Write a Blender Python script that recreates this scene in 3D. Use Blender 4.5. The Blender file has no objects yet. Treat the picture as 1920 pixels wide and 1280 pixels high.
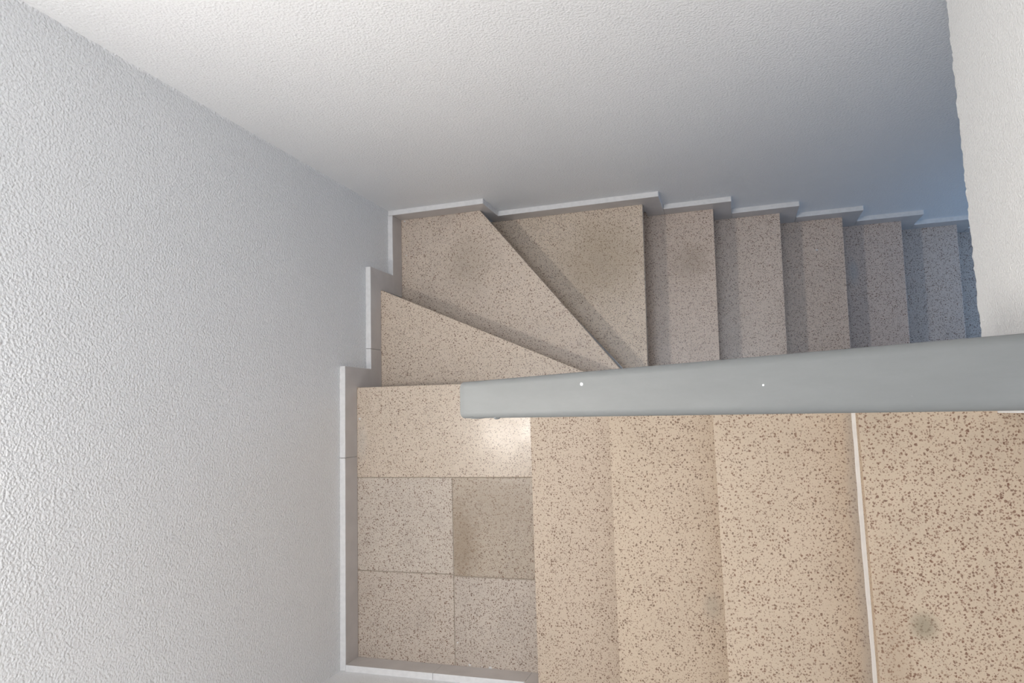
import bpy, bmesh, math, random
from mathutils import Vector, Matrix
random.seed(3)
S = bpy.context.scene
C = S.collection

# ------------------------------------------------------------------ camera
cam_d = bpy.data.cameras.new('camera'); cam = bpy.data.objects.new('camera', cam_d); C.objects.link(cam)
cam.location = (1.35255, -0.12278, 2.25251)
cam.rotation_euler = (math.radians(5.7209), math.radians(17.9178), math.radians(-1.7337))
cam_d.sensor_width = 36; cam_d.lens = 1282.285/1920*36; cam_d.clip_start = 0.02
S.camera = cam

# ------------------------------------------------------------------ world, light, exposure
w = bpy.data.worlds.new('world'); S.world = w; w.use_nodes = True
w.node_tree.nodes['Background'].inputs[0].default_value = (0.75, 0.85, 1.0, 1)
w.node_tree.nodes['Background'].inputs[1].default_value = 0.3
def area(name, loc, rot, sx, sy, power, col):
    d = bpy.data.lights.new(name, 'AREA'); d.shape = 'RECTANGLE'; d.size = sx; d.size_y = sy
    d.energy = power; d.color = col
    o = bpy.data.objects.new(name, d); C.objects.link(o); o.location = loc
    o.rotation_euler = [math.radians(a) for a in rot]; return o
# added overhead fill for cool ambient light (faces down); daylight of the lower hall's window (faces left, up the lower flight)
area('overhead_fill', (1.65, -0.11, 6.1), (0, 0, 0), 3.2, 1.6, 74, (0.84, 0.91, 1.0))
area('lower_hall_daylight', (3.25, 0.36, -1.0), (0, 90, 0), 0.9, 0.7, 4.2, (0.36, 0.62, 1.0))
LAMP_POWER = 26.0
S.view_settings.view_transform = 'Standard'; S.view_settings.look = 'None'
S.view_settings.gamma = 1; S.view_settings.use_curve_mapping = False
S.view_settings.exposure = -0.05

# ------------------------------------------------------------------ measures
R = 0.188          # rise
GO = 0.28          # going
H = 0.0846         # skirting height above a tread
SK = 0.0212        # skirting thickness
YF, YN = 0.7615, -0.981
XA = 0.7441        # nosing of the first step up
XD = 1.0385        # nosing of the last winder
TD = 0.2793
NOSE = 0.022
HX, HZ = 1.82, 0.70   # header wall over the lower flight
P = (1.022, -0.05)    # where the winders meet
TOP = 6.15
BOT = -12*R

# ------------------------------------------------------------------ materials
def mat(name):
    m = bpy.data.materials.new(name); m.use_nodes = True
    nt = m.node_tree; b = nt.nodes['Principled BSDF']
    return m, nt, b
def N(nt, t, **k):
    n = nt.nodes.new(t)
    for a, v in k.items():
        if a.startswith('i_'): n.inputs[a[2:].replace('_', ' ')].default_value = v
        else: setattr(n, a, v)
    return n
def L(nt, a, b): nt.links.new(a, b)
def math_(nt, op, a, b=None, c=None, clamp=False):
    n = nt.nodes.new('ShaderNodeMath'); n.operation = op; n.use_clamp = clamp
    for i, v in enumerate((a, b, c)):
        if v is None: continue
        if isinstance(v, (int, float)): n.inputs[i].default_value = v
        else: nt.links.new(v, n.inputs[i])
    return n.outputs[0]
def mix(nt, f, a, b):
    n = nt.nodes.new('ShaderNodeMix'); n.data_type = 'RGBA'
    for s, v in ((n.inputs[0], f), (n.inputs[6], a), (n.inputs[7], b)):
        if isinstance(v, (int, float)): s.default_value = v
        elif isinstance(v, tuple): s.default_value = (*v[:3], 1)
        else: nt.links.new(v, s)
    return n.outputs[2]
def ramp(nt, v, a, b):   # smooth step from a to b
    n = nt.nodes.new('ShaderNodeMapRange'); n.interpolation_type = 'SMOOTHSTEP'
    nt.links.new(v, n.inputs[0]); n.inputs[1].default_value = a; n.inputs[2].default_value = b
    return n.outputs[0]
def srgb(r, g, b):
    f = lambda c: (c/255/12.92) if c/255 <= .04045 else ((c/255+.055)/1.055)**2.4
    return (f(r), f(g), f(b))

def plaster(name, col, strength, scale, rough=0.5, spec=0.4, dist=0.0022):
    m, nt, b = mat(name)
    geo = N(nt, 'ShaderNodeNewGeometry')
    n1 = N(nt, 'ShaderNodeTexNoise'); n1.inputs['Scale'].default_value = scale; n1.inputs['Detail'].default_value = 1.2
    n1.inputs['Roughness'].default_value = .45
    L(nt, geo.outputs['Position'], n1.inputs['Vector'])
    v = N(nt, 'ShaderNodeTexVoronoi', feature='SMOOTH_F1'); v.inputs['Scale'].default_value = scale
    v.inputs['Smoothness'].default_value = .35
    n0 = N(nt, 'ShaderNodeTexNoise'); n0.inputs['Scale'].default_value = scale*.5; L(nt, geo.outputs['Position'], n0.inputs['Vector'])
    vm = N(nt, 'ShaderNodeVectorMath', operation='MULTIPLY_ADD')
    L(nt, n0.outputs['Color'], vm.inputs[0]); vm.inputs[1].default_value = (.007, .007, .007); L(nt, geo.outputs['Position'], vm.inputs[2])
    L(nt, vm.outputs[0], v.inputs['Vector'])
    isl = ramp(nt, n1.outputs['Fac'], .36, .78)
    drop = math_(nt, 'SUBTRACT', 1.0, ramp(nt, v.outputs['Distance'], .05, .85))
    h = math_(nt, 'MULTIPLY_ADD', drop, .75, math_(nt, 'MULTIPLY', isl, .6))
    bp = N(nt, 'ShaderNodeBump'); bp.inputs['Strength'].default_value = strength; bp.inputs['Distance'].default_value = dist
    L(nt, h, bp.inputs['Height']); L(nt, bp.outputs[0], b.inputs['Normal'])
    big = N(nt, 'ShaderNodeTexNoise'); big.inputs['Scale'].default_value = 2.5; big.inputs['Detail'].default_value = 3
    L(nt, geo.outputs['Position'], big.inputs['Vector'])
    c = mix(nt, math_(nt, 'MULTIPLY', ramp(nt, big.outputs['Fac'], .35, .7), .12), col, tuple(x*.85 for x in col))
    L(nt, c, b.inputs['Base Color'])
    b.inputs['Roughness'].default_value = rough; b.inputs['Specular IOR Level'].default_value = spec
    return m

def terrazzo(name, base, seed, stains=(), flecks=(), stain_amt=.35, chip_amt=1.0, chipc=(.13, .072, .046), haze=None, rough=.24, spec=.5):
    base = tuple(a*k for a, k in zip(base, (1.12, 1.085, 1.035)))
    m, nt, b = mat(name)
    geo = N(nt, 'ShaderNodeNewGeometry')
    off = N(nt, 'ShaderNodeVectorMath', operation='ADD'); L(nt, geo.outputs['Position'], off.inputs[0])
    off.inputs[1].default_value = (seed*3.17, seed*1.73, seed*.91)
    pos = off.outputs[0]
    dn = N(nt, 'ShaderNodeTexNoise'); dn.inputs['Scale'].default_value = 260; L(nt, pos, dn.inputs['Vector'])
    vm = N(nt, 'ShaderNodeVectorMath', operation='MULTIPLY_ADD'); L(nt, dn.outputs['Color'], vm.inputs[0])
    vm.inputs[1].default_value = (.005, .005, .005); L(nt, pos, vm.inputs[2])
    dens = N(nt, 'ShaderNodeTexNoise'); dens.inputs['Scale'].default_value = 22; dens.inputs['Detail'].default_value = 2; L(nt, pos, dens.inputs['Vector'])
    def chips(scale, rmin, rmax, keep, soft=.06):
        v = N(nt, 'ShaderNodeTexVoronoi'); v.inputs['Scale'].default_value = scale; v.inputs['Randomness'].default_value = 1
        L(nt, vm.outputs[0], v.inputs['Vector'])
        sp = N(nt, 'ShaderNodeSeparateColor'); L(nt, v.outputs['Color'], sp.inputs[0])
        rad = math_(nt, 'MULTIPLY_ADD', sp.outputs[0], rmax-rmin, rmin)
        inside = math_(nt, 'SUBTRACT', rad, v.outputs['Distance'])
        f = ramp(nt, inside, -soft*.3, soft)
        kp = math_(nt, 'LESS_THAN', math_(nt, 'MULTIPLY_ADD', dens.outputs['Fac'], -.7, math_(nt, 'ADD', sp.outputs[1], .35)), keep)
        return math_(nt, 'MULTIPLY', f, kp), sp.outputs[2]
    f1, r1 = chips(235, .16, .52, .80*chip_amt)
    f2, r2 = chips(160, .16, .46, .52*chip_amt)
    cl = N(nt, 'ShaderNodeTexNoise'); cl.inputs['Scale'].default_value = 9; cl.inputs['Detail'].default_value = 6; cl.inputs['Roughness'].default_value = .6
    L(nt, pos, cl.inputs['Vector'])
    fine = N(nt, 'ShaderNodeTexNoise'); fine.inputs['Scale'].default_value = 260; fine.inputs['Detail'].default_value = 3; L(nt, pos, fine.inputs['Vector'])
    c = mix(nt, math_(nt, 'MULTIPLY', ramp(nt, cl.outputs['Fac'], .42, .72), stain_amt), base, tuple(a*k for a, k in zip(base, (.74, .75, .77))))
    c = mix(nt, math_(nt, 'MULTIPLY', ramp(nt, fine.outputs['Fac'], .45, .75), .22), c, tuple(a*.6 for a in base))
    col1 = mix(nt, r1, tuple(x*1.75 for x in chipc), tuple(x*.9 for x in chipc))
    col2 = mix(nt, r2, chipc, tuple(a*b_ for a, b_ in zip(chipc, (1.4, 1.15, 1.0))))
    c = mix(nt, math_(nt, 'MULTIPLY', f1, .66), c, col1)
    c = mix(nt, math_(nt, 'MULTIPLY', f2, .8), c, col2)
    sep = N(nt, 'ShaderNodeSeparateXYZ'); L(nt, geo.outputs['Position'], sep.inputs[0])
    dist_noise = math_(nt, 'MULTIPLY_ADD', cl.outputs['Fac'], 1.2, -.6)
    def disc(x, y, rx, ry, soft, jitter=1.0):
        dx = math_(nt, 'DIVIDE', math_(nt, 'SUBTRACT', sep.outputs[0], x), rx)
        dy = math_(nt, 'DIVIDE', math_(nt, 'SUBTRACT', sep.outputs[1], y), ry)
        d = math_(nt, 'SQRT', math_(nt, 'ADD', math_(nt, 'MULTIPLY', dx, dx), math_(nt, 'MULTIPLY', dy, dy)))
        d = math_(nt, 'ADD', d, math_(nt, 'MULTIPLY', dist_noise, jitter))
        return math_(nt, 'SUBTRACT', 1.0, ramp(nt, d, 1-soft, 1+soft))
    for (x, y, rx, ry, col, amt) in stains:
        c = mix(nt, math_(nt, 'MULTIPLY', disc(x, y, rx, ry, .75), amt), c, col)
    for (x, y, r_) in flecks:
        c = mix(nt, disc(x, y, r_, r_*.85, .25, .5), c, (.72, .70, .68))
    if haze:   # cement film beside the joint: x0..x1
        x0, x1, amt = haze
        f = math_(nt, 'MULTIPLY', ramp(nt, math_(nt, 'MULTIPLY_ADD', dist_noise, .02, sep.outputs[0]), x0, x1), amt)
        c = mix(nt, f, c, (.42, .37, .32))
    L(nt, c, b.inputs['Base Color'])
    rr = math_(nt, 'MULTIPLY_ADD', cl.outputs['Fac'], .25, rough-.1)
    L(nt, rr, b.inputs['Roughness']); b.inputs['Specular IOR Level'].default_value = spec
    bp = N(nt, 'ShaderNodeBump'); bp.inputs['Strength'].default_value = .08; bp.inputs['Distance'].default_value = .001
    L(nt, fine.outputs['Fac'], bp.inputs['Height']); L(nt, bp.outputs[0], b.inputs['Normal'])
    return m

def simple(name, col, rough=.5, spec=.5, metal=0, mottling=.08, scale=40, bump=.1):
    m, nt, b = mat(name)
    geo = N(nt, 'ShaderNodeNewGeometry')
    n = N(nt, 'ShaderNodeTexNoise'); n.inputs['Scale'].default_value = scale; n.inputs['Detail'].default_value = 4
    L(nt, geo.outputs['Position'], n.inputs['Vector'])
    c = mix(nt, math_(nt, 'MULTIPLY', ramp(nt, n.outputs['Fac'], .35, .7), mottling*2), col, tuple(x*.72 for x in col))
    L(nt, c, b.inputs['Base Color']); b.inputs['Roughness'].default_value = rough
    b.inputs['Specular IOR Level'].default_value = spec; b.inputs['Metallic'].default_value = metal
    bp = N(nt, 'ShaderNodeBump'); bp.inputs['Strength'].default_value = bump; bp.inputs['Distance'].default_value = .001
    L(nt, n.outputs['Fac'], bp.inputs['Height']); L(nt, bp.outputs[0], b.inputs['Normal'])
    return m

WHITE = (.885, .89, .90)
M_LEFT = plaster('plaster_left', WHITE, .85, 160, rough=.27, spec=.6, dist=.0020)
M_FAR = plaster('plaster_far', WHITE, .5, 160, rough=.42, spec=.45)
M_HEAD = plaster('plaster_header', (.80, .80, .80), .5, 200, rough=.55, spec=.3)
M_SKTOP = simple('skirting_white_paint', (.84, .82, .81), .5, .4, mottling=.12, scale=60)
M_SKFACE = simple('skirting_grey_stone', (.64, .60, .58), .4, .5, mottling=.15, scale=14)
M_RAIL, nt, b = mat('grey_paint')
geo = N(nt, 'ShaderNodeNewGeometry')
n = N(nt, 'ShaderNodeTexNoise'); n.inputs['Scale'].default_value = 9; n.inputs['Detail'].default_value = 6; n.inputs['Roughness'].default_value = .7
mp = N(nt, 'ShaderNodeMapping'); mp.inputs['Scale'].default_value = (1, 4, 1); L(nt, geo.outputs['Position'], mp.inputs[0]); L(nt, mp.outputs[0], n.inputs['Vector'])
c = mix(nt, ramp(nt, n.outputs['Fac'], .3, .7), (.188, .194, .193), (.172, .178, .177))
def chip(x, y, r_):
    sx = N(nt, 'ShaderNodeSeparateXYZ'); L(nt, geo.outputs['Position'], sx.inputs[0])
    dx = math_(nt, 'SUBTRACT', sx.outputs[0], x); dy = math_(nt, 'SUBTRACT', sx.outputs[1], y)
    d = math_(nt, 'SQRT', math_(nt, 'ADD', math_(nt, 'MULTIPLY', dx, dx), math_(nt, 'MULTIPLY', dy, dy)))
    n2 = N(nt, 'ShaderNodeTexNoise'); n2.inputs['Scale'].default_value = 400; L(nt, geo.outputs['Position'], n2.inputs['Vector'])
    d = math_(nt, 'MULTIPLY_ADD', n2.outputs['Fac'], .0012, d)
    return math_(nt, 'LESS_THAN', d, r_)
RAILCHIPS = [(1.1777, -.0862, .0027, .0), (1.3797, -.1005, .0016, 0)]
for (x, y, r_, _) in RAILCHIPS: c = mix(nt, chip(x, y, r_), c, (.85, .85, .84))
for (x, y, r_) in [(1.4005, -.1158, .0012), (1.4863, -.1158, .0010), (1.3319, -.0701, .0008)]: c = mix(nt, chip(x, y, r_), c, (.2, .2, .2))
L(nt, c, b.inputs['Base Color']); b.inputs['Roughness'].default_value = .58; b.inputs['Specular IOR Level'].default_value = .35
n3 = N(nt, 'ShaderNodeTexNoise'); n3.inputs['Scale'].default_value = 180; n3.inputs['Detail'].default_value = 3; L(nt, geo.outputs['Position'], n3.inputs['Vector'])
bp = N(nt, 'ShaderNodeBump'); bp.inputs['Strength'].default_value = .12; bp.inputs['Distance'].default_value = .001
L(nt, n3.outputs['Fac'], bp.inputs['Height']); L(nt, bp.outputs[0], b.inputs['Normal'])
M_GROUT = simple('joint_grout', (.36, .30, .24), .8, .2)
M_SEAL = simple('white_sealant', (.74, .70, .66), .5, .4, mottling=.1, scale=50)

BEIGE = (.58, .475, .375)

# ------------------------------------------------------------------ mesh helpers
def link(name, me, m, parent=None):
    o = bpy.data.objects.new(name, me); C.objects.link(o)
    for x in (m if isinstance(m, (list, tuple)) else [m]): me.materials.append(x)
    if parent: o.parent = parent; o.matrix_parent_inverse = parent.matrix_world.inverted()
    return o
def prism_bm(bm, pts, z0, z1, mi=0):
    """plan polygon (counter-clockwise) extruded from z0 to z1"""
    lo = [bm.verts.new((x, y, z0)) for x, y in pts]; hi = [bm.verts.new((x, y, z1)) for x, y in pts]
    fs = [bm.faces.new(list(reversed(lo))), bm.faces.new(hi)]
    n = len(pts)
    for i in range(n): fs.append(bm.faces.new((lo[i], lo[(i+1) % n], hi[(i+1) % n], hi[i])))
    for f in fs: f.material_index = mi
    return fs
def profile_bm(bm, pts, y0, y1, mi=0):
    """polygon in (x, z) extruded along y"""
    a = [bm.verts.new((x, y0, z)) for x, z in pts]; c_ = [bm.verts.new((x, y1, z)) for x, z in pts]
    fs = [bm.faces.new(a), bm.faces.new(list(reversed(c_)))]
    n = len(pts)
    for i in range(n): fs.append(bm.faces.new((a[(i+1) % n], a[i], c_[i], c_[(i+1) % n])))
    for f in fs: f.material_index = mi
    return fs
def profile_x_bm(bm, pts, x0, x1, mi=0):
    a = [bm.verts.new((x0, y, z)) for y, z in pts]; c_ = [bm.verts.new((x1, y, z)) for y, z in pts]
    fs = [bm.faces.new(a), bm.faces.new(list(reversed(c_)))]
    n = len(pts)
    for i in range(n): fs.append(bm.faces.new((a[(i+1) % n], a[i], c_[i], c_[(i+1) % n])))
    for f in fs: f.material_index = mi
    return fs
def box_bm(bm, x0, x1, y0, y1, z0, z1, mi=0):
    return prism_bm(bm, [(x0, y0), (x1, y0), (x1, y1), (x0, y1)], z0, z1, mi)
def finish(bm, name):
    bmesh.ops.recalc_face_normals(bm, faces=bm.faces)
    me = bpy.data.meshes.new(name); bm.to_mesh(me); bm.free(); return me
def bevel(o, wd, seg=2, ang=30):
    md = o.modifiers.new('bevel', 'BEVEL'); md.width = wd; md.segments = seg; md.limit_method = 'ANGLE'; md.angle_limit = math.radians(ang)
def struct(o): o['kind'] = 'structure'; return o

# ------------------------------------------------------------------ walls, ceiling
def box(name, x0, x1, y0, y1, z0, z1, m, parent=None):
    bm = bmesh.new(); box_bm(bm, x0, x1, y0, y1, z0, z1); return link(name, finish(bm, name), m, parent)
RX = 3.4
bm = bmesh.new(); box_bm(bm, -.12, 0, YN-.12, YF+.12, BOT-.1, TOP)
prev = None; z = H-2*R+.001; wob = 0
while z < 2.4:   # uneven plaster fillet in the corner
    wob = .7*wob+random.uniform(-.0012, .0012)
    a_ = max(.0004, .0016+wob+(.0022*random.random() if random.random() < .25 else 0))
    cur = (bm.verts.new((a_, YF+.0005, z)), bm.verts.new((a_*.45, YF-.002, z)), bm.verts.new((-.0003, YF-.006-.002*random.random(), z)))
    if prev:
        for k in (0, 1): bm.faces.new((prev[k], prev[k+1], cur[k+1], cur[k]))
    prev = cur; z += random.uniform(.003, .006)
struct(link('wall_left', finish(bm, 'wall_left'), M_LEFT))
struct(box('wall_far', 0, RX, YF, YF+.12, BOT-.1, TOP, M_FAR))
struct(box('wall_near', 0, RX, YN-.12, YN, BOT-.1, TOP, M_FAR))
struct(box('wall_end', RX, RX+.12, YN-.12, YF+.12, BOT-.1, TOP, M_FAR))
struct(box('ceiling', -.12, RX+.12, YN-.12, YF+.12, TOP, TOP+.1, M_HEAD))
# header wall across the lower flight: its lower edge is rough plaster
bm = bmesh.new()
ny = 150
y0, y1 = -.142, YF
rows = []
for i in range(ny+1):
    y = y0+(y1-y0)*i/ny
    t = i*.9
    jx = .0007*math.sin(t*.53)+.0006*math.sin(t*1.31+1)+random.uniform(-.0012, .0012)
    jz = random.uniform(-.0015, .0015)
    rows.append([bm.verts.new(v) for v in ((HX, y, TOP), (HX, y, HZ+.012), (HX+.001+jx, y, HZ+.004+jz), (HX+.006+jx, y, HZ+jz), (HX+.14, y, HZ), (HX+.14, y, TOP))])
for a, b_ in zip(rows, rows[1:]):
    for k in range(6): bm.faces.new((a[k], a[(k+1) % 6], b_[(k+1) % 6], b_[k]))
bm.faces.new(rows[0]); bm.faces.new(list(reversed(rows[-1])))
hd = struct(link('wall_right', finish(bm, 'wall_right'), M_HEAD)); 
# ceiling slab over the lower flight behind the header, and the wall between the two flights
struct(box('ceiling_lower', HX+.14, RX, -.05, YF, HZ, HZ+.12, M_HEAD))
nose_up = [XA+GO*i for i in range(6)]
pts = [(0.78, -.04)]
x = .78
for i in range(5):
    xr = nose_up[i]+NOSE+.012
    if i == 0: pts = [(xr, -.045)]
    pts.append((xr, (i+1)*R-.04))
    if i < 4: pts.append((nose_up[i+1]+NOSE+.012, (i+1)*R-.04))
pts.append((RX, 5*R-.04)); pts.append((RX, BOT)); pts.append((XA+.3, BOT)); 
pts = [(p[0], p[1]) for p in pts]
pts.append((XA+.3, -.045))
bm = bmesh.new(); profile_bm(bm, pts, -.06, -.05); struct(link('wall_middle', finish(bm, 'wall_middle'), M_HEAD))

# ------------------------------------------------------------------ landing
T_ROW = terrazzo('terrazzo_landing_slab', (.60, .51, .425), 1, flecks=[(.031, -.115, .004)], stain_amt=.12, chip_amt=.85, rough=.24,
                 stains=[(.04, -.2, .02, .06, (.60, .54, .47), .5)])
T_A = terrazzo('terrazzo_tile_a', (.56, .495, .435), 2, stain_amt=.25, chip_amt=1.0)
T_B = terrazzo('terrazzo_tile_b', (.46, .39, .32), 3, stain_amt=.35, chip_amt=1.0,
               stains=[(.43, -.56, .05, .12, (.27, .19, .12), .5), (.55, -.42, .12, .08, (.36, .28, .21), .3)])
T_C = terrazzo('terrazzo_tile_c', (.54, .47, .41), 4, stain_amt=.3, chip_amt=1.05)
T_D = terrazzo('terrazzo_tile_d', (.53, .465, .41), 5, stain_amt=.3, chip_amt=1.05,
               flecks=[(.448, -.9545, .0045), (.493, -.9565, .0022), (.522, -.9585, .0055), (.405, -.885, .003)])
bm = bmesh.new()
g = .0012
prism_bm(bm, [(0, YN), (.79, YN), (.79, -.06), (.98, -.06), (.76, -.03), (0, -.03)], -.06, -.0025, 5)
prism_bm(bm, [(0, -.3285), (.79, -.3285), (.79, -.06), (1.0, -.06), (1.0, -.045), (.76, -.006), (0, .001)], -.035, 0, 0)
def tile(x0, x1, y0, y1, mi, dz=0.): box_bm(bm, x0+g, x1-g, y0+g, y1-g, -.035, dz, mi)
tile(-g, .3955, -.660, -.3290, 1, -.0004); tile(.3955, .79, -.665, -.3290, 2, -.0012)
tile(-g, .395, YN-g, -.660, 3, -.0008); tile(.395, .79, YN-g, -.665, 4, -.0003)
fl = link('floor', finish(bm, 'floor'), [T_ROW, T_A, T_B, T_C, T_D, M_GROUT]); struct(fl); bevel(fl, .0022, 2)

# ------------------------------------------------------------------ steps
def step(label, group, tread_pts, z, m, riser=None, extra=None, thick=.032):
    cx = sum(p[0] for p in tread_pts)/len(tread_pts); cy = sum(p[1] for p in tread_pts)/len(tread_pts)
    e = bpy.data.objects.new('stair_step', None); C.objects.link(e); e.location = (cx, cy, z-R); e.empty_display_size = .05
    bpy.context.view_layer.update()
    e['label'] = label; e['category'] = 'stair step'; e['group'] = group
    bm = bmesh.new(); prism_bm(bm, tread_pts, z-thick, z); t = link('tread', finish(bm, 'tread'), m, e); bevel(t, .0016 if z < 0 else .0007, 2)
    if riser:
        bm = bmesh.new(); prism_bm(bm, riser, z-R, z-thick); link('riser', finish(bm, 'riser'), m, e)
    return e
def off(p, q, d):   # line p-q moved d to its right side
    dx, dy = q[0]-p[0], q[1]-p[1]; l = math.hypot(dx, dy)
    return (p[0]+dy/l*d, p[1]-dx/l*d), (q[0]+dy/l*d, q[1]-dx/l*d)
def strip(p, q, d0, d1):
    a, b_ = off(p, q, d0); c_, d_ = off(p, q, d1)
    return [a, b_, d_, c_]

RUST = (.20, .085, .035)
GU = 'terrazzo steps of the flight going up to the right'
GD = 'straight terrazzo steps of the flight going down'
GW = 'wedge shaped winder steps at the turn'
# upward flight: beige lit treads
ups = [
 ('first beige terrazzo step up from the tiled landing', (.535, .445, .36), dict(stain_amt=.15)),
 ('second beige terrazzo step up from the tiled landing, plain joint on both sides', (.51, .42, .33), dict(stain_amt=.2, stains=[(1.27, -.62, .02, .03, (.38, .33, .26), .5)])),
 ('third terrazzo step up, bordered on its right by the white sealant line', (.505, .415, .325), dict(stain_amt=.2, haze=(1.570, 1.600, .6))),
 ('large near terrazzo step with rusty chips, right of the white sealant line', (.50, .405, .31), dict(stain_amt=.3, chipc=(.125, .057, .032), chip_amt=1.15,
     stains=[(1.612, -.66, .03, .22, (.27, .17, .10), .28), (1.665, -.535, .02, .022, (.25, .21, .14), .7)])),
]
for i, (lab, col, kw) in enumerate(ups):
    xn = nose_up[i]; z = (i+1)*R
    m = terrazzo('terrazzo_up', col, 10+i, rough=.5, spec=.35, chip_amt=kw.pop('chip_amt', .95), **kw)
    x1 = nose_up[i+1]+NOSE+.012+.02 if i < 3 else HX+.14
    e = step(lab, GU, [(xn, YN), (x1, YN), (x1, -.06), (xn, -.06)], z, m,
             riser=[(xn+NOSE+.004, YN), (xn+NOSE+.024, YN), (xn+NOSE+.024, -.06), (xn+NOSE+.004, -.06)])
    if i == 3:
        bm = bmesh.new(); xr = xn+NOSE+.004; zz = z-R; k = 60; prev = None
        for j in range(k+1):
            y = YN+(-.061-YN)*j/k; wv = .0112+.0006*math.sin(j*.21)+.0003*math.sin(j*1.1)
            ring = [bm.verts.new(v) for v in ((xr, y, zz), (xr-wv, y, zz), (xr-wv*.85, y, zz+.0022), (xr-wv*.3, y, zz+.005), (xr, y, zz+.008))]
            if prev:
                for q in range(5): bm.faces.new((prev[q], prev[(q+1) % 5], ring[(q+1) % 5], ring[q]))
            prev = ring
        s = link('sealant_line', finish(bm, 'sealant_line'), M_SEAL, e); s['label'] = 'white sealant line along the foot of the riser'
# fifth step: only its nosing could peek in; upper floor beyond
z5 = 5*R

# winders
L1, L2 = (0, .4105), (.3700, YF)
def xd(i, y): return XD+TD*i+.0164*(y-.7)
W1m = terrazzo('terrazzo_winder_a', (.63, .535, .45), 20, stain_amt=.15, chip_amt=.9)
W2m = terrazzo('terrazzo_winder_b', (.66, .565, .485), 21, stain_amt=.4, chip_amt=.85, flecks=[(.036, .735, .0045), (.042, .583, .0035), (.037, .715, .002)],
               stains=[(.33, .52, .09, .10, (.33, .265, .20), .35)])
W3m = terrazzo('terrazzo_winder_c', (.67, .57, .475), 22, stain_amt=.3, chip_amt=.95,
               stains=[(.86, .52, .16, .15, (.33, .245, .15), .45)])
a, b_ = (0, -.02), (1.0, -.049)
step('lightest wedge shaped step, directly against the tiled landing', GW, [(0, -.03), (1.0, -.05), P, L1], -R, W1m, riser=[(0, -.05), (.98, -.05), (.9, -.03), (0, -.02)][::1])
p_, q_ = off(L1, P, .022)
step('wedge shaped step in the corner of the two walls, white paint fleck in its corner', GW, [off(L1, P, .03)[0], P, L2, (0, YF)], -2*R, W2m, riser=strip(L1, P, .022, .042))
step('last wedge shaped step, brown stained, between the corner step and the straight flight', GW,
     [off(L2, P, .03)[0], P, (xd(0, -.05), -.05), (xd(0, YF), YF)], -3*R, W3m, riser=strip(L2, P, .022, .042))
downs = [
 ('uppermost straight step down, next to the last wedge shaped step', (.64, .54, .475)),
 ('second straight step down beside the far wall, pale greyish centre', (.67, .575, .515)),
 ('third straight step down, densely speckled brown chips', (.66, .555, .49)),
 ('fourth straight step down, pale smear in its shaded strip', (.66, .56, .51)),
 ('fifth straight step down, dim and bluish, last one with its front edge in view', (.63, .55, .51)),
 ('lowest step in view, mostly cut off by the white wall at right', (.63, .55, .51)),
]
for i, (lab, col) in enumerate(downs):
    z = -(4+i)*R
    fl_ = [(1.76, .60, .005)] if i == 2 else []
    m = terrazzo('terrazzo_down', col, 30+i, stain_amt=.3, chip_amt=1.05, flecks=fl_,
                 stains=[(xd(i, .5)+.18, .52, .07, .07, (.33, .25, .18), .4)] if i == 0 else [(xd(i, .5)+.06, .52, .02, .05, (.52, .52, .52), .5)] if i == 3 else [])
    step(lab, GD, [(xd(i, -.05)-.03, -.05), (xd(i+1, -.05), -.05), (xd(i+1, YF), YF), (xd(i, YF)-.03, YF)], z, m,
         riser=[(xd(i, -.05)-.04, -.05), (xd(i, -.05)-NOSE, -.05), (xd(i, YF)-NOSE, YF), (xd(i, YF)-.04, YF)])
M_LOW = terrazzo('terrazzo_lower_floor', (.46, .40, .34), 50)
xe = XD+TD*6
struct(box('floor_lower', xe-.05, RX, -.05, YF, -10*R-.1, -10*R, M_LOW))
M_UP = terrazzo('terrazzo_upper_floor', (.54, .44, .34), 51)
struct(box('floor_upper', HX+.16, RX, YN, -.06, z5-.15, z5, M_UP))

# ------------------------------------------------------------------ stepped skirtings
def colour_skirting(bm, facing):
    for f in bm.faces:
        n_ = f.normal
        f.material_index = 1 if abs(n_.dot(facing)) > .7 else 0
def skirt(name, polys, builder, s0, s1, facing):
    bm = bmesh.new()
    for p in polys: builder(bm, p, s0, s1)
    bmesh.ops.recalc_face_normals(bm, faces=bm.faces)
    bm.normal_update(); colour_skirting(bm, Vector(facing))
    me = bpy.data.meshes.new(name); bm.to_mesh(me); bm.free()
    o = link(name, me, [M_SKTOP, M_SKFACE]); struct(o); bevel(o, .0028, 2); return o
mgn = .0763
# left wall (y, z)
lp = [[(YN, 0), (-.2535, 0), (-.2535, H), (YN, H)],
      [(-.2525, 0), (0, 0), (0, -R), (.1555, -R), (.1555, H-R), (.0765, H-R), (.0765, H), (-.2525, H)],
      [(.1565, -R), (.4000, -R), (.4000, -2*R), (YF-SK, -2*R), (YF-SK, H-2*R), (.4822, H-2*R), (.4822, H-R), (.1565, H-R)]]
skirt('baseboard_left', lp, profile_x_bm, -.004, SK, (1, 0, 0))
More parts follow.
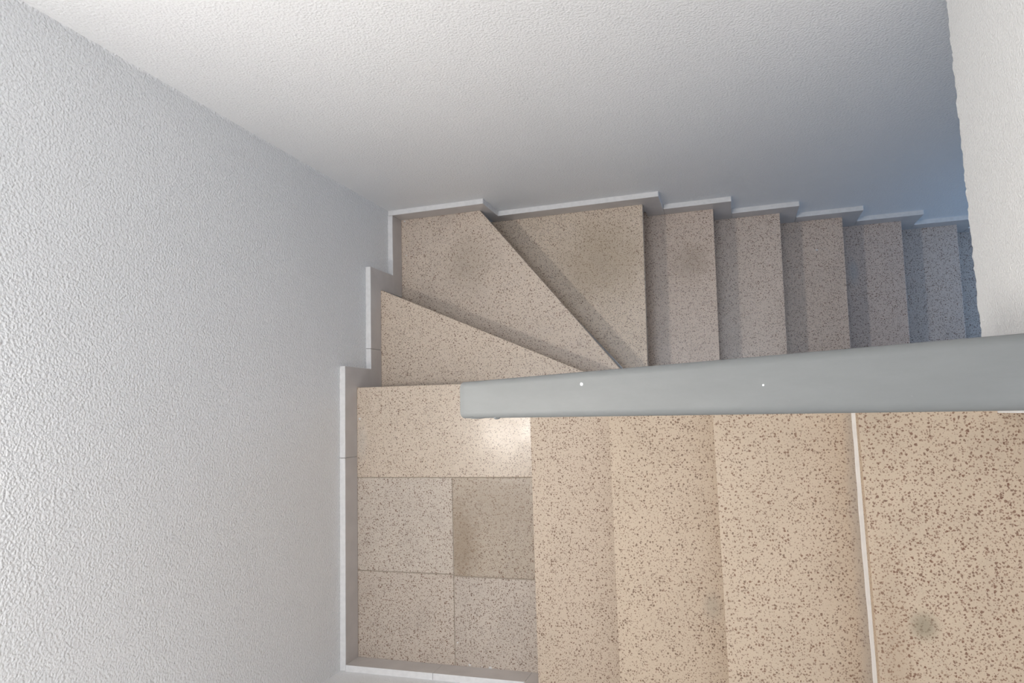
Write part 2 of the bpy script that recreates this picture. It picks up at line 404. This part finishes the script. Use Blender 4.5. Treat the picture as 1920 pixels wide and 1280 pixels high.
# far wall (x, z)
fp = [[(0, -2*R), (.385, -2*R), (.385, -3*R), (.425, -3*R), (XD, -3*R), (XD, -4*R), (XD+mgn, -4*R), (XD+mgn, H-3*R), (.432, H-3*R), (.432, H-2*R), (0, H-2*R)]]
for i in range(0, 6):
    x0, x1 = XD+TD*i+mgn+.0008, XD+TD*(i+1)
    z = -(4+i)*R
    if i < 5: fp.append([(x0, z), (x1, z), (x1, z-R), (x1+mgn, z-R), (x1+mgn, z+H), (x0, z+H)])
    else: fp.append([(x0, z), (x1, z), (x1, z+H), (x0, z+H)])
skirt('baseboard_far', fp, profile_bm, YF-SK, YF+.004, (0, 1, 0))
npg = [[(SK, 0), (.349, 0), (.349, H), (SK, H)], [(.350, 0), (.668, 0), (.668, H), (.350, H)],
       [(.669, 0), (.744+NOSE+.004, 0), (.744+NOSE+.004, R-.032), (.744, R-.032), (.744, R), (XA+GO, R), (XA+GO, R+H), (XA-.076, R+H), (XA-.076, H), (.669, H)]]
skirt('baseboard_near', npg, profile_bm, YN-.004, YN+SK, (0, 1, 0))

# ------------------------------------------------------------------ handrail
RW, RH, RR = .055, .045, .0085
def rail_pt(x): return Vector((x, -.068-RW/2-.0094*(x-.9), 1.2483+.671*(x-.9)))
rt = bpy.data.objects.new('handrail', None); C.objects.link(rt); rt.location = (1.0, -.095, R); rt.empty_display_size = .1
bpy.context.view_layer.update()
rt['label'] = 'painted grey metal handrail with rounded edges sloping up to the right'; rt['category'] = 'handrail'
def rounded(w_, h_, r_, seg=6):
    out = []
    for cx, cy, a0 in ((w_/2-r_, -r_, 0), (-w_/2+r_, -r_, 90), (-w_/2+r_, -h_+r_, 180), (w_/2-r_, -h_+r_, 270)):
        for k in range(seg+1):
            a = math.radians(a0+90*k/seg); out.append((cx+r_*math.cos(a), cy+r_*math.sin(a)))
    return out
bm = bmesh.new()
XL, XR = .955, HX+.002
d = (rail_pt(XR)-rail_pt(XL)).normalized(); side = Vector((0, 0, 1)).cross(d).normalized(); up = d.cross(side).normalized()
rings = []
prof = rounded(RW, RH, RR)
stations = [(0, .0045), (.0012, .0020), (.0045, 0)]+[(t*.02, 0) for t in range(1, 45)]
length = (rail_pt(XR)-rail_pt(XL)).length
stations = [s for s in stations if s[0] < length]+[(length, 0)]
for s, ins in stations:
    c0 = rail_pt(XL)+d*s
    q = rounded(RW-2*ins, RH-2*ins, RR) if ins else prof
    rings.append([bm.verts.new(c0+side*u+up*(v-ins)) for u, v in q])
for a, b2 in zip(rings, rings[1:]):
    for k in range(len(a)): bm.faces.new((a[k], a[(k+1) % len(a)], b2[(k+1) % len(a)], b2[k]))
bm.faces.new(rings[0]); bm.faces.new(list(reversed(rings[-1])))
me = finish(bm, 'rail'); 
for f in me.polygons: f.use_smooth = True
r_o = link('rail', me, M_RAIL, rt)
md = r_o.modifiers.new('es', 'EDGE_SPLIT'); md.split_angle = math.radians(40)
# posts stand on the treads under the rail, each with a foot plate; the first has a weld bead under the rail's edge
for k, (px, lev) in enumerate([(nose_up[1]+.027, 2), (nose_up[2]+.027, 3), (nose_up[3]+.027, 4)]):
    base = lev*R if px > nose_up[lev-1] else (lev-1)*R
    tp = rail_pt(px)
    bm = bmesh.new(); h2 = .012
    lo = [bm.verts.new((tp.x+sx*h2, tp.y+sy*h2, base)) for sx, sy in ((-1, -1), (1, -1), (1, 1), (-1, 1))]
    hi = [bm.verts.new((tp.x+sx*h2, tp.y+sy*h2, tp.z-RH*1.15+.671*sx*h2)) for sx, sy in ((-1, -1), (1, -1), (1, 1), (-1, 1))]
    bm.faces.new(list(reversed(lo))); bm.faces.new(hi)
    for j in range(4): bm.faces.new((lo[j], lo[(j+1) % 4], hi[(j+1) % 4], hi[j]))
    po = link('post', finish(bm, 'post'), M_RAIL, rt); bevel(po, .0015, 2)
    bm = bmesh.new(); box_bm(bm, tp.x-.024, tp.x+.024, tp.y-.024, tp.y+.024, base, base+.005); fo = link('foot_plate', finish(bm, 'foot_plate'), M_RAIL, po); bevel(fo, .001, 2)
# paint drips hanging at the rail's lower edge near its end
def drip(x, ln, hgt, dz):
    c0 = rail_pt(x)
    bm = bmesh.new(); bmesh.ops.create_uvsphere(bm, u_segments=16, v_segments=10, radius=1)
    for v in bm.verts: v.co = Vector((v.co.x*ln, v.co.y*hgt, v.co.z*.004))
    me = finish(bm, 'paint_drip')
    for f in me.polygons: f.use_smooth = True
    o = link('paint_drip', me, M_RAIL, rt)
    pt = c0-side*(RW/2-.0005)*1+up*(-RR-dz); 
    o.matrix_world = Matrix.Translation(pt)
drip(1.0256, .0052, .0026, .000)
drip(.985, .013, .0016, .001)

# ------------------------------------------------------------------ wall lamp (above the frame, on the left wall)
lt = bpy.data.objects.new('wall_lamp', None); C.objects.link(lt); lt.location = (0, -.187, 1.80); lt.empty_display_size = .05
bpy.context.view_layer.update()
lt['label'] = 'round white bulkhead lamp on the left wall above the landing'; lt['category'] = 'lamp'
def lathe_x(name, prof_, m, parent, seg=40):
    bm = bmesh.new(); rings = []
    for x, r_ in prof_:
        if r_ < 1e-6: rings.append([bm.verts.new((x, -.187, 1.80))]); continue
        rings.append([bm.verts.new((x, -.187+r_*math.cos(2*math.pi*k/seg), 1.80+r_*math.sin(2*math.pi*k/seg))) for k in range(seg)])
    for a, b2 in zip(rings, rings[1:]):
        for k in range(seg):
            if len(b2) == 1: bm.faces.new((a[k], a[(k+1) % seg], b2[0]))
            elif len(a) == 1: bm.faces.new((a[0], b2[(k+1) % seg], b2[k]))
            else: bm.faces.new((a[k], a[(k+1) % seg], b2[(k+1) % seg], b2[k]))
    me = finish(bm, name)
    for f in me.polygons: f.use_smooth = True
    return link(name, me, m, parent)
lathe_x('base_plate', [(0, 0), (0, .085), (.028, .085), (.030, .083), (.030, .079), (.022, .074), (.022, 0)], M_SKTOP, lt)  # raised rim added to cut the lamp's grazing light on the wall
mg, nt, b = mat('lit_glass')
b.inputs['Base Color'].default_value = (.9, .88, .84, 1)
b.inputs['Emission Color'].default_value = (1.0, .95, .88, 1); b.inputs['Emission Strength'].default_value = 1.0
AREA = 1.45*math.pi*.068**2
b.inputs['Emission Strength'].default_value = LAMP_POWER/(math.pi*AREA)
lathe_x('glass_globe', [(.0225, 0), (.0225, .068)]+[(.0225+.040*math.sin(math.radians(t)), .068*math.cos(math.radians(t))) for t in range(9, 90, 9)]+[(.0625, 0)], mg, lt)
